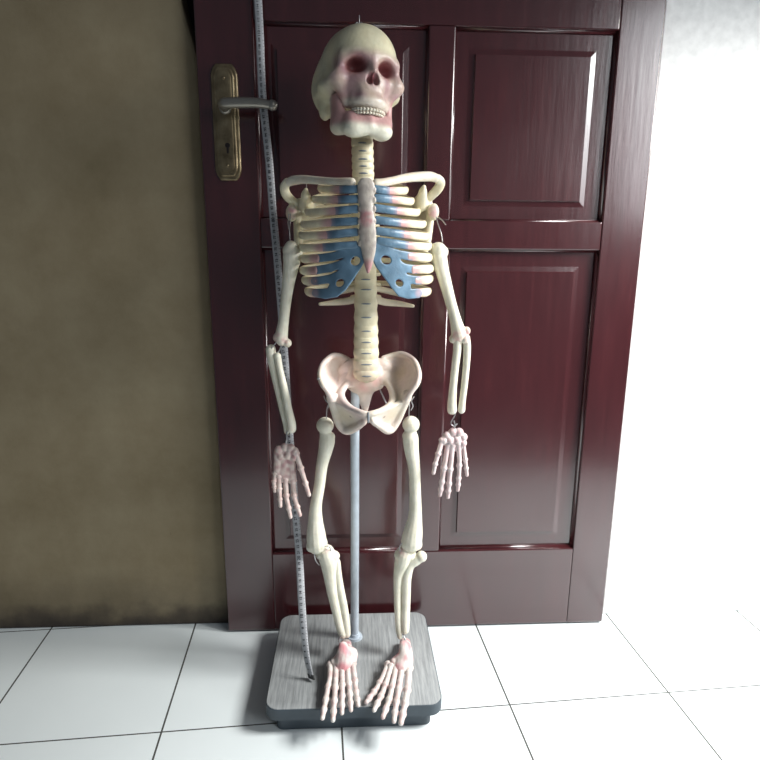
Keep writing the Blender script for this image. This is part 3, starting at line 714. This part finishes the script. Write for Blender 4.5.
# ---- hands and feet
FING = V((.80, .66, .64))
def bonecol(js, base, pkc, r0=.001, r1=.005, amt=.8):
    def f(p):
        c = lerp(base, lerp(base, pkc, .5), .5+1.2*blot(p, 110))
        return lerp(c, pkc, max(near(p, q, r0, r1) for q in js)*amt) if js else c
    return f
def digit(bm, path, w, joints):
    """a chain of phalanges: waisted shafts with knuckle swellings"""
    P = []; R = []; J = []
    n = len(path)-1
    L = [0]
    for a, b in zip(path, path[1:]): L.append(L[-1]+(b-a).length)
    def at(t):
        d = t*L[-1]
        for i in range(n):
            if d <= L[i+1] or i == n-1:
                return path[i].lerp(path[i+1], (d-L[i])/max(1e-9, L[i+1]-L[i]))
    m = 26
    for i in range(m+1):
        t = i/m; P.append(at(t)); k = min(abs(t-j) for j in joints)
        r = w*1.12*(1-.28*t)*(.80+.36*math.exp(-(k/.035)**2)); R.append(r)
    J = [at(j) for j in joints]
    sweep(bm, P, R, V((0, 1, 0)), 10, 2); return J
def hand(palm, carp, digits, tint, pk, name='hand', w=2.4, sub='finger', vox=.0009, meta=None):
    bm = bmesh.new()
    for t in palm: ptube(bm, t, seg=12, sub=4)
    rr = random.Random(5)
    for c in carp: pball(bm, c[0], c[1], c[2], (c[3], c[3]*1.1, c[3]), None)
    me = mesh_of(bm, vox, 7)
    cs = [A(c[0], c[1], c[2]-.004) for c in carp]
    h = bone(name, me, SK, lambda p: lerp(lerp(tint, pk, .35+1.2*blot(p, 130, 2)), pk, max([near(p, c, .001, .007) for c in cs]+[0])*.2))
    for dg in digits:
        bm = bmesh.new(); path = [A(*q[:3]) for q in dg['p']]; k = px2m(path[0])
        J = digit(bm, path, dg.get('w', w)*k, dg['j'])
        bone(dg.get('n', sub), mesh_of(bm), h, bonecol(J, tint, pk, amt=.6))
    return h
HT, HP = V((.78, .66, .61)), V((.56, .34, .34))
hand([[(279, 452, -.124, 5, 4), (278, 462, -.126, 4.4, 3), (277.5, 474, -.128, 4.2, 3)], [(284, 452, -.124, 5, 4), (284, 464, -.126, 4.6, 3), (284, 480, -.129, 4.4, 3)], [(290, 452, -.124, 5, 4), (291, 464, -.126, 4.6, 3), (292, 481, -.129, 4.6, 3)], [(287, 460, -.125, 8, 2.5), (285, 470, -.128, 8.5, 2.5), (285, 478, -.129, 8, 2.5)]],
     [(279, 450, -.124, 4.6), (285, 447.5, -.123, 4.6), (290.5, 448.5, -.124, 4.8), (294.5, 451.5, -.126, 4.4), (281, 456, -.126, 4.4), (288, 455, -.127, 4.6), (294, 457, -.128, 4.2)],
     [dict(p=[(296, 454, -.128), (299, 463, -.132), (303, 475, -.136), (306, 485, -.138), (309, 495, -.138)], j=(0, .34, .70), n='thumb', w=3.2),
      dict(p=[(275.5, 474, -.128), (274, 482, -.133), (274.8, 491, -.136)], j=(0, .42, .75), w=2.9),
      dict(p=[(279, 477, -.129), (279.3, 490, -.135), (280.5, 506, -.138)], j=(0, .40, .75), w=3.0),
      dict(p=[(285.5, 480, -.129), (286.5, 497, -.135), (290.5, 517, -.138)], j=(0, .40, .75), w=3.1),
      dict(p=[(293, 481, -.129), (294.5, 498, -.134), (300, 515, -.136)], j=(0, .40, .75), w=3.1)], HT, HP)
HT2, HP2 = V((.78, .68, .68)), V((.66, .46, .48))
hand([[(447, 441, -.124, 5, 4), (450, 446, -.126, 4, 3.5)], [(454, 441, -.124, 6, 4), (455, 448, -.126, 5, 3.5)], [(461, 440, -.124, 5, 4), (461, 447, -.126, 4, 3.5)]],
     [(447, 436, -.124, 4.6), (453, 432.5, -.123, 4.8), (459, 432.5, -.124, 4.8), (463.5, 437, -.125, 4.2), (444, 440.5, -.127, 4.2), (450, 440.5, -.128, 4.4), (457, 440, -.128, 4.4), (463, 443, -.127, 4)],
     [dict(p=[(442, 441, -.128), (439, 451, -.134), (435.5, 463, -.138), (433.5, 473, -.140)], j=(0, .40, .72), n='thumb', w=3.0),
      dict(p=[(448, 444, -.127), (445.5, 460, -.131), (443, 476, -.134), (440, 495, -.136)], j=(0, .46, .74, .88), w=3.1),
      dict(p=[(452.5, 445, -.128), (451, 462, -.132), (449.5, 478, -.135), (448, 497, -.137)], j=(0, .46, .74, .88), w=3.1),
      dict(p=[(458.5, 444, -.128), (459.5, 460, -.132), (459, 474, -.135), (457.8, 490, -.137)], j=(0, .46, .74, .88), w=2.9),
      dict(p=[(463, 444, -.127), (464.8, 456, -.131), (466, 466, -.133), (467, 475, -.134)], j=(0, .5, .78), w=2.7)], HT2, HP2)
# feet: ankle block sloping down to toes that reach past the front edge of the board
def foot(tars, blocks, toes, dark):
    bm = bmesh.new()
    for t in tars:
        P = []; R = []
        for x, y, z, w in t:
            p = AZ(x, y, z); k = px2m(p); P.append(p); R.append((w*k, w*k*.75))
        sweep(bm, P, R, V((0, 0, 1)), 12, 4)
    for x, y, z, r in blocks:
        p = AZ(x, y, z); k = px2m(p); ball(bm, p, r*k)
    me = mesh_of(bm, .0011, 3)
    h = bone('foot', me, SK, lambda p: lerp(V((.75, .67, .64)), V((.66, .30, .33)), .22+1.4*blot(p, 75, 4)))
    for tp, w, js in toes:
        path = [AZ(*q) for q in tp]; bm = bmesh.new(); J = digit(bm, path, 1.12*w*px2m(path[0]), js)
        bone('toe', mesh_of(bm), h, bonecol(J, V((.74, .695, .66)), V((.56, .30, .31)), .0008, .0042, .75))
    return h
foot([[(343, 645, .100, 4.5), (344, 653, .092, 7.5), (343, 662, .080, 8.5), (342, 668, .072, 8)], [(345, 651, .092, 6), (353, 652, .086, 5), (352, 662, .076, 4.5)], [(341, 656, .086, 6), (335, 663, .076, 5)], [(345, 652, .088, 6), (346, 648, .070, 6), (346, 643, .062, 5.5)]],
     [(334, 662, .077, 4), (341, 664, .078, 4), (348, 664, .077, 4), (353.5, 660, .077, 3.6)],
     [([(330.5, 665, .072), (330, 678, .070), (326.5, 695, .064), (322.5, 718, .0565)], 3.0, (0, .45, .68, .86)),
      ([(336, 666, .073), (335.5, 682, .071), (334.5, 700, .064), (333, 720, .0565)], 3.0, (0, .45, .68, .86)),
      ([(342, 666, .073), (342.3, 680, .071), (342.3, 697, .064), (342, 713, .0565)], 2.8, (0, .45, .68, .86)),
      ([(347.5, 665, .073), (348.5, 680, .070), (350, 695, .063), (351, 710, .0565)], 2.8, (0, .45, .68, .86)),
      ([(353, 664, .073), (354.5, 676, .070), (356, 690, .063), (358.3, 705, .0562)], 2.8, (0, .45, .70, .88))], 0)
foot([[(404, 644, .100, 4.5), (405, 652, .092, 6), (403, 661, .080, 8), (401, 668, .073, 8)], [(408, 648, .092, 4), (409, 658, .082, 4.4), (409, 668, .073, 4)], [(401, 656, .086, 5), (394, 662, .076, 4.5)], [(404, 651, .088, 5.5), (405, 647, .070, 6), (405, 642, .062, 5.5)]],
     [(394, 662, .077, 4), (400, 664, .078, 4.2), (406, 666, .077, 4), (409.5, 663, .077, 3.4)],
     [([(388, 665, .072), (383, 677, .068), (377, 688, .063), (366.5, 702, .0562)], 3.0, (0, .5, .74, .9)),
      ([(391, 667, .073), (387, 681, .069), (382, 694, .063), (374.2, 710, .0562)], 3.0, (0, .45, .7, .86)),
      ([(396, 667, .073), (393, 684, .070), (389.5, 699, .063), (383, 717, .0565)], 3.1, (0, .45, .68, .86)),
      ([(402, 668, .073), (399.5, 685, .071), (396.5, 702, .064), (394, 721, .0565)], 3.1, (0, .45, .68, .86)),
      ([(409, 668, .073), (408, 686, .071), (405, 704, .064), (401, 723, .0565)], 3.4, (0, .45, .68, .86))], 0)

# ---- wires and hooks at the joints
def wire(pts, r=.9, name='wire'):
    bm = bmesh.new(); ptube(bm, [(*p, r) for p in pts], seg=6, sub=4); return obj(name, bm, M['wire'], SK)
wire([(290.5, 214, -.099), (290, 222, -.106), (289.5, 232, -.112), (290.5, 244, -.113)], .55)
wire([(289, 214, -.099), (288, 222, -.106), (288.6, 229, -.112)], .5)
wire([(436, 217, -.099), (438, 224, -.106), (441, 233, -.112), (442.5, 242, -.113)], .55)
wire([(438, 217, -.099), (442, 220, -.106), (445.5, 224.5, -.112)], .6)
wire([(306.5, 191, -.112), (306.5, 186, -.115), (306.6, 181, -.125)], .45)
wire([(279, 340, -.124), (274, 345, -.126), (271.5, 350, -.124), (274, 354, -.124), (279, 351, -.126), (281, 345, -.126)], .6)
wire([(289, 428, -.128), (286.5, 434, -.13), (287.5, 440, -.13), (290.5, 437, -.13), (289.5, 433, -.128)], .7); wire([(287, 438, -.128), (286, 443, -.126), (287, 448, -.124)], .7)
wire([(456, 408, -.125), (455, 415, -.128), (452, 420, -.129), (451, 424, -.129), (454, 426, -.129), (457, 424, -.129)], .65); wire([(454, 421, -.129), (455, 426, -.127), (454, 431, -.124)], .65)
wire([(330, 398, -.152), (329, 403, -.150), (327, 409, -.140), (326.5, 417, -.128), (326, 422, -.124)], .55); wire([(324, 396, -.150), (326, 401, -.150), (329, 404, -.15), (328, 408, -.142)], .5)
wire([(409, 399, -.152), (409.5, 405, -.148), (409, 412, -.138), (409, 420, -.125)], .55); wire([(414, 397, -.150), (411.5, 401, -.150), (413, 406, -.146), (411, 410, -.142)], .55)
wire([(320, 380, -.160), (318.5, 378, -.161), (317.5, 379.5, -.160)], .6)
wire([(318, 548, -.142), (314.5, 552, -.145), (315.5, 560, -.145), (319, 565, -.142)], .6)
wire([(323, 547, -.142), (327, 546, -.146), (330, 548, -.145), (331, 552, -.142)], .5)
wire([(402, 543, -.142), (399.5, 547, -.145), (400.5, 552, -.142)], .5)
wire([(345, 634, -.153), (341, 636, -.156), (338.5, 640, -.158), (341, 645, -.160), (343, 649, -.163)], .8)
wire([(403, 634, -.150), (405, 640, -.158), (402, 643, -.162), (404, 648, -.163)], .7)
wire([(379, 387, -.100), (382, 394, -.098), (386, 403, -.096), (388, 408, -.112)], .8)

# ---- skull (built in cm, face towards -y, then turned)
def skull_sdf(X, Y, Z):
    aX = np.abs(X)
    d = e_(X, Y, Z, (0, 1.1, 1.5), (5.6, 7.0, 6.3))
    d = su(d, e_(X, Y, Z, (0, -2.4, 2.0), (4.75, 4.0, 4.7)), 1.4)
    d = su(d, e_(aX, Y, Z, (2.6, 3.6, -.8), (3.7, 3.6, 4.2)), 1.5)
    d = su(d, e_(X, Y, Z, (0, .5, -3.0), (4.0, 5.2, 2.0)), 1.2)
    d = su(d, c_(aX, Y, Z, (.0, -5.8, 1.75), (3.9, -4.5, 1.45), .72, .7), 1.0)       # brow
    d = su(d, c_(aX, Y, Z, (4.2, -4.2, 1.2), (4.5, -3.9, -1.0), .62, .85), .7)       # outer orbit rim
    d = su(d, e_(aX, Y, Z, (4.3, -3.8, -1.4), (1.5, 1.3, 1.15)), .9)                 # cheek bone
    d = su(d, c_(aX, Y, Z, (4.6, -3.5, -1.5), (5.7, -.6, -1.8), .75, .6), 1.2)       # zygomatic arch
    d = su(d, c_(aX, Y, Z, (5.7, -.6, -1.8), (4.9, 2.2, -2.2), .6, .8), 1.4)
    d = su(d, e_(aX, Y, Z, (4.2, .6, -1.6), (1.5, 2.9, 2.2)), 1.2)
    d = su(d, e_(X, Y, Z, (0, -4.1, -1.8), (3.3, 2.3, 3.2)), 1.0)                    # maxilla
    d = su(d, e_(X, Y, Z, (0, -4.3, -4.4), (2.95, 2.45, 1.45)), .8)
    d = su(d, c_(aX, Y, Z, (4.2, -3.6, -1.8), (3.2, -3.4, -4.6), .9, .55), .9)       # cheek buttress
    d = su(d, c_(X, Y, Z, (0, -5.9, 1.1), (0, -6.65, -.5), .55, .42), .55)           # nasal bones
    d = su(d, e_(aX, Y, Z, (4.7, 1.6, -4.3), (1.0, 1.3, 1.7)), .9)                   # mastoid
    d = ss(d, e_(aX, Y, Z, (2.35, -5.9, .25), (1.45, 2.2, 1.0)), .7)                 # orbits
    d = ss(d, e_(aX, Y, Z, (2.3, -5.2, .3), (1.0, 1.8, .7)), .4)
    d = ss(d, c_(aX, Y, Z, (.36, -6.7, -1.1), (.50, -6.3, -1.8), .42, .50, 2.6), .18)  # nose
    d = ss(d, e_(aX, Y, Z, (2.9, -5.9, -3.4), (.8, .7, 1.0)), .7)                    # hollow under the cheek
    d = ss(d, e_(aX, Y, Z, (5.9, -2.6, 1.4), (.75, 2.2, 2.2)), 1.1)                   # temple
    return d
def jaw_sdf(X, Y, Z):
    aX = np.abs(X)
    d = c_(aX, Y, Z, (4.1, -1.2, -3.6), (3.65, -1.8, -7.5), .75, .9, 1.7)
    d = su(d, c_(aX, Y, Z, (3.65, -1.8, -7.5), (2.3, -4.6, -8.05), 1.05, 1.1), 1.0)
    d = su(d, c_(aX, Y, Z, (2.3, -4.6, -8.05), (0, -5.3, -7.9), 1.1, 1.0), 1.0)
    d = su(d, c_(aX, Y, Z, (3.5, -2.4, -6.6), (2.4, -4.3, -6.75), .85, .8), 1.0)
    d = su(d, c_(aX, Y, Z, (2.4, -4.3, -6.75), (0, -5.2, -6.75), .8, .8), 1.0)
    d = su(d, c_(aX, Y, Z, (3.7, -2.2, -6.2), (3.9, -2.4, -3.4), .7, .6, 1.7), .8)
    d = su(d, e_(aX, Y, Z, (2.0, -4.9, -8.3), (1.5, .9, .6)), 1.2)
    return d
SKS = .01
sk_m = Matrix.Translation(A(358.5, 81, -.118)) @ Euler((math.radians(-3), math.radians(3), math.radians(19)), 'XYZ').to_matrix().to_4x4() @ Matrix.Scale(SKS, 4)
P, Fc = sculpt(skull_sdf, (-7.2, -8, -7.2), (7.2, 9.2, 8.6), .16)
inv = sk_m.inverted()
def skc(p):
    q = inv @ p
    c = lerp(V((.82, .76, .53)), V((.68, .65, .48)), .5+blot(q, .35))
    face = sstep(-1.0, -3.8, q.y)*sstep(3.0, 1.0, q.z)
    c = lerp(c, V((.37, .205, .24)), face*.85*(.85+.5*blot(q, .5, 2)))
    for sx in (-1, 1):
        o = V((2.3*sx, -4.4, .35)); dq = q-o; dq.y *= .55; f = 1-sstep(.7, 2.2, dq.length)
        c = lerp(c, V((.28, .085, .09)), f*.95)
        f2 = 1-sstep(.8, 2.2, (q-V((4.2*sx, -2.6, -4.2))).length); c = lerp(c, V((.50, .20, .21)), f2*.8)
        c = lerp(c, V((.80, .74, .60)), near(q, V((5.2*sx, -3.0, -1.4)), .6, 2.2)*.8)
    f = 1-sstep(.45, 1.15, (q-V((0, -6.1, -1.4))).length); c = lerp(c, V((.20, .045, .055)), f*.9)
    f = sstep(-3.7, -4.6, q.z)*sstep(-3.0, -4.6, q.y); c = lerp(c, V((.76, .70, .60)), f*.8)
    return c
skull = bone('skull', sdf_mesh(P, Fc, sk_m), SK, skc, label='pinkish tinted skull turned towards the right')
P, Fc = sculpt(jaw_sdf, (-6.4, -8, -10.8), (6.4, 1.6, -3.2), .16)
def jc(p):
    q = inv @ p; c = lerp(V((.80, .78, .66)), V((.72, .70, .58)), .5+blot(q, .4))
    f = sstep(-8.2, -7.0, q.z)*(1-sstep(-2.4, -1.0, q.y)*.6); return lerp(c, V((.50, .22, .24)), f*.8)
bone('jaw', sdf_mesh(P, Fc, sk_m), skull, jc)
def teeth(z0, z1, rx, ry, cy, name, n=14):
    bm = bmesh.new()
    for k in range(n):
        a = math.radians(-72+144*k/(n-1)); x = math.sin(a)*rx; y = cy-math.cos(a)*ry
        w = .27 if abs(k-(n-1)/2) < 4 else .33
        m = sk_m @ Matrix.Translation((x, y, (z0+z1)/2)) @ Matrix.Rotation(a, 4, 'Z') @ Matrix.Diagonal((w, .24, (z1-z0)/2*1.1, 1))
        bmesh.ops.create_uvsphere(bm, u_segments=10, v_segments=8, radius=1, matrix=m)
    return bone(name, mesh_of(bm), skull, base=V((.72, .67, .56)))
teeth(-5.98, -5.5, 2.55, 2.2, -4.2, 'upper_teeth'); teeth(-6.36, -5.98, 2.45, 2.1, -4.1, 'lower_teeth')
top = sk_m @ V((.2, .2, 7.8))
tp = A(359.3, 25, top.y)
bm = bmesh.new(); sweep(bm, [tp+V((0, 0, -.006)), tp+V((0, 0, .013))], [.0008, .0007], V((0, 1, 0)), 8, 3)
for s in (-1, 1): sweep(bm, [tp+V((s*.0005, 0, -.001)), tp+V((s*.003, -.001, .0035)), tp+V((s*.0055, -.001, .001))], [.0007]*3, V((0, 1, 0)), 6, 3)
obj('hanging_pin', bm, M['wire'], skull)

# ================================================================== MEASURING TAPE
tp_ = [A(258, 0, -.012), A(260.6, 60, -.014), A(263, 103, -.018), A(269, 160, -.026), A(273, 213, -.032), A(277.5, 262, -.042), A(282, 320, -.058), A(285.5, 370, -.074), A(290, 440, -.094), A(296, 518, -.118), A(299.5, 560, -.140), A(301.5, 600, -.164), A(304.5, 640, -.188), A(307.5, 662, -.202), A(311, 676, -.206)]
dirv = (tp_[0]-tp_[3]).normalized()
up_pts = [V((tp_[0].x-.012, -.008, DTOP-.30)), V((tp_[0].x-.02, -.006, DTOP-.02)), V((tp_[0].x-.02, .004, DTOP+.004)), V((tp_[0].x-.02, .030, DTOP+.003))]
path = up_pts[::-1]+tp_
TP = thing('measuring_tape', 'thin white measuring tape with black numbers hanging down the door beside the brass handle', 'tape measure', tp_[-1])
dense = [V(p) for p in catmull([list(p) for p in path], 10)]
def tape_frames():
    out = []; s = 0
    for i, p in enumerate(dense):
        t = dense[min(i+1, len(dense)-1)]-dense[max(0, i-1)]; t.normalize()
        side = V((1, 0, 0)); side = (side-t*side.dot(t)).normalized(); n = side.cross(t)
        if i: s += (p-dense[i-1]).length
        out.append((p, side, n, t, s))
    return out
FR = tape_frames(); TOT = FR[-1][4]
TW = .0066
def twist(s):                       # slight twist near the loose end
    e = TOT-s; return .0 if e > .14 else (.14-e)/.14*.75
def frame_at(s):
    for a, b in zip(FR, FR[1:]):
        if s <= b[4]:
            t = (s-a[4])/max(1e-9, b[4]-a[4]); p = a[0].lerp(b[0], t); sd = a[1].lerp(b[1], t).normalized(); n = a[2].lerp(b[2], t).normalized(); tn = a[3]
            q = Matrix.Rotation(twist(s), 3, tn); return p, q @ sd, q @ n, tn
    return FR[-1][:4]
bm = bmesh.new(); prev = None; S = 220
for k in range(S+1):
    p, sd, n, t = frame_at(TOT*k/S); n = n if n.y < 0 or abs(n.z) > .7 else -n
    row = [bm.verts.new(p+sd*TW*x+n*(.0003*(1-x*x)*4+h)) for h in (0, -.0005) for x in (-1, -.5, 0, .5, 1)]
    if prev:
        for a in range(4):
            bm.faces.new((prev[a], prev[a+1], row[a+1], row[a])); bm.faces.new((prev[5+a], row[5+a], row[6+a], prev[6+a]))
        bm.faces.new((prev[0], row[0], row[5], prev[5])); bm.faces.new((prev[4], prev[9], row[9], row[4]))
    else: bm.faces.new((row[0], row[1], row[2], row[3], row[4], row[9], row[8], row[7], row[6], row[5]))
    prev = row
obj('tape_strip', bm, M['tape'], TP)
# printed scale: edge ticks and centimetre numbers read along the strip, zero at the loose end
bm = bmesh.new()
glyph = {}
def digits(txt):
    if txt in glyph: return glyph[txt]
    c = bpy.data.curves.new('t', 'FONT'); c.body = txt; c.size = 1.0; c.resolution_u = 2; c.align_x = 'CENTER'; c.offset = .025
    o = bpy.data.objects.new('t', c); COL.objects.link(o)
    me = bpy.data.meshes.new_from_object(o.evaluated_get(bpy.context.evaluated_depsgraph_get()))
    vs = [v.co.copy() for v in me.vertices]; fs = [tuple(p.vertices) for p in me.polygons]
    bpy.data.objects.remove(o); bpy.data.curves.remove(c); bpy.data.meshes.remove(me)
    glyph[txt] = (vs, fs); return glyph[txt]
bt = bmesh.new()
for cmk in range(1, 178):
    s = TOT-.01*cmk-.004
    if s < .06: break
    p, sd, n, t = frame_at(s); n = n if n.y < 0 else -n
    o = p+n*.0016
    for half in (0, 1):
        q, sd2, n2, t2 = frame_at(s+.005*half); n2 = n2 if n2.y < 0 else -n2; q = q+n2*.0004
        L = (.0024 if half == 0 else .0012); w_ = .0003
        for sg in (1,):
            a = q+sd2*TW*sg*.97; b = q+sd2*(TW*sg*.97-sg*L)
            bm.faces.new([bm.verts.new(x) for x in (a+t2*w_+n2*.0003, b+t2*w_+n2*.0009, b-t2*w_+n2*.0009, a-t2*w_+n2*.0003)])
    txt = str(cmk)
    vs, fs = digits(txt); sc = .0062 if len(txt) < 3 else .0050
    if cmk % 10 == 0: sc *= 1.25
    tgt = bm
    # text runs up the tape: glyph x along -t (upwards), glyph y towards -side
    W = [tgt.verts.new(o-t*(v.x*sc)-sd*((v.y-.35)*sc+.001)) for v in vs]
    for f in fs:
        try: tgt.faces.new([W[i] for i in f])
        except ValueError: pass
me = bpy.data.meshes.new('n'); bm.to_mesh(me); bm.free(); obj('printed_scale', me, M['print_ink'], TP, smooth=False, label='black centimetre numbers and ticks')
p, sd, n, t = frame_at(TOT); n = n if n.y < 0 else -n
bm = bmesh.new(); b = bmesh.new(); bmesh.ops.create_cube(b, size=1)
for v in b.verts: v.co = p+sd*(v.co.x*.0150)+n*(v.co.y*.0022)+t*(v.co.z*.009+.001)
me = bpy.data.meshes.new('n'); b.to_mesh(me); b.free(); bm.from_mesh(me)
obj('metal_tip', bm, M['tape_tip'], TP, smooth=False)

# ================================================================== LIGHT, WORLD, CAMERA
def area(name, loc, target, sx, sy, power, col):
    l = bpy.data.lights.new(name, 'AREA'); l.shape = 'RECTANGLE'; l.size = sx; l.size_y = sy; l.energy = power; l.color = col
    o = bpy.data.objects.new(name, l); COL.objects.link(o); o.location = loc
    o.rotation_euler = (V(target)-V(loc)).to_track_quat('-Z', 'Y').to_euler(); return o
k = area('doorway_light', (1.10, -.44, 1.2), (.33, -.36, 0), .46, .46, 20, (1, .995, .97)); k.data.spread = math.radians(122)
area('front_fill', (2.0, -2.1, 1.5), (.1, 0, .6), 1.1, 1.1, 25, (.93, .97, 1))  # added soft fill for the skeleton's front, no real window
w = bpy.data.worlds.new('world'); SC.world = w; w.use_nodes = True
bg = w.node_tree.nodes['Background']; bg.inputs[0].default_value = (.75, .85, 1, 1); bg.inputs[1].default_value = .10
cd = bpy.data.cameras.new('camera'); cd.sensor_fit = 'HORIZONTAL'; cd.sensor_width = 36; cd.lens = 36*F/760; cd.clip_start = .01
co = bpy.data.objects.new('camera', cd); COL.objects.link(co)
mw = Matrix((cr, cu, -cf)).transposed().to_4x4(); mw.translation = CAM; co.matrix_world = mw
SC.camera = co
SC.view_settings.view_transform = 'Standard'; SC.view_settings.look = 'None'; SC.view_settings.exposure = 0
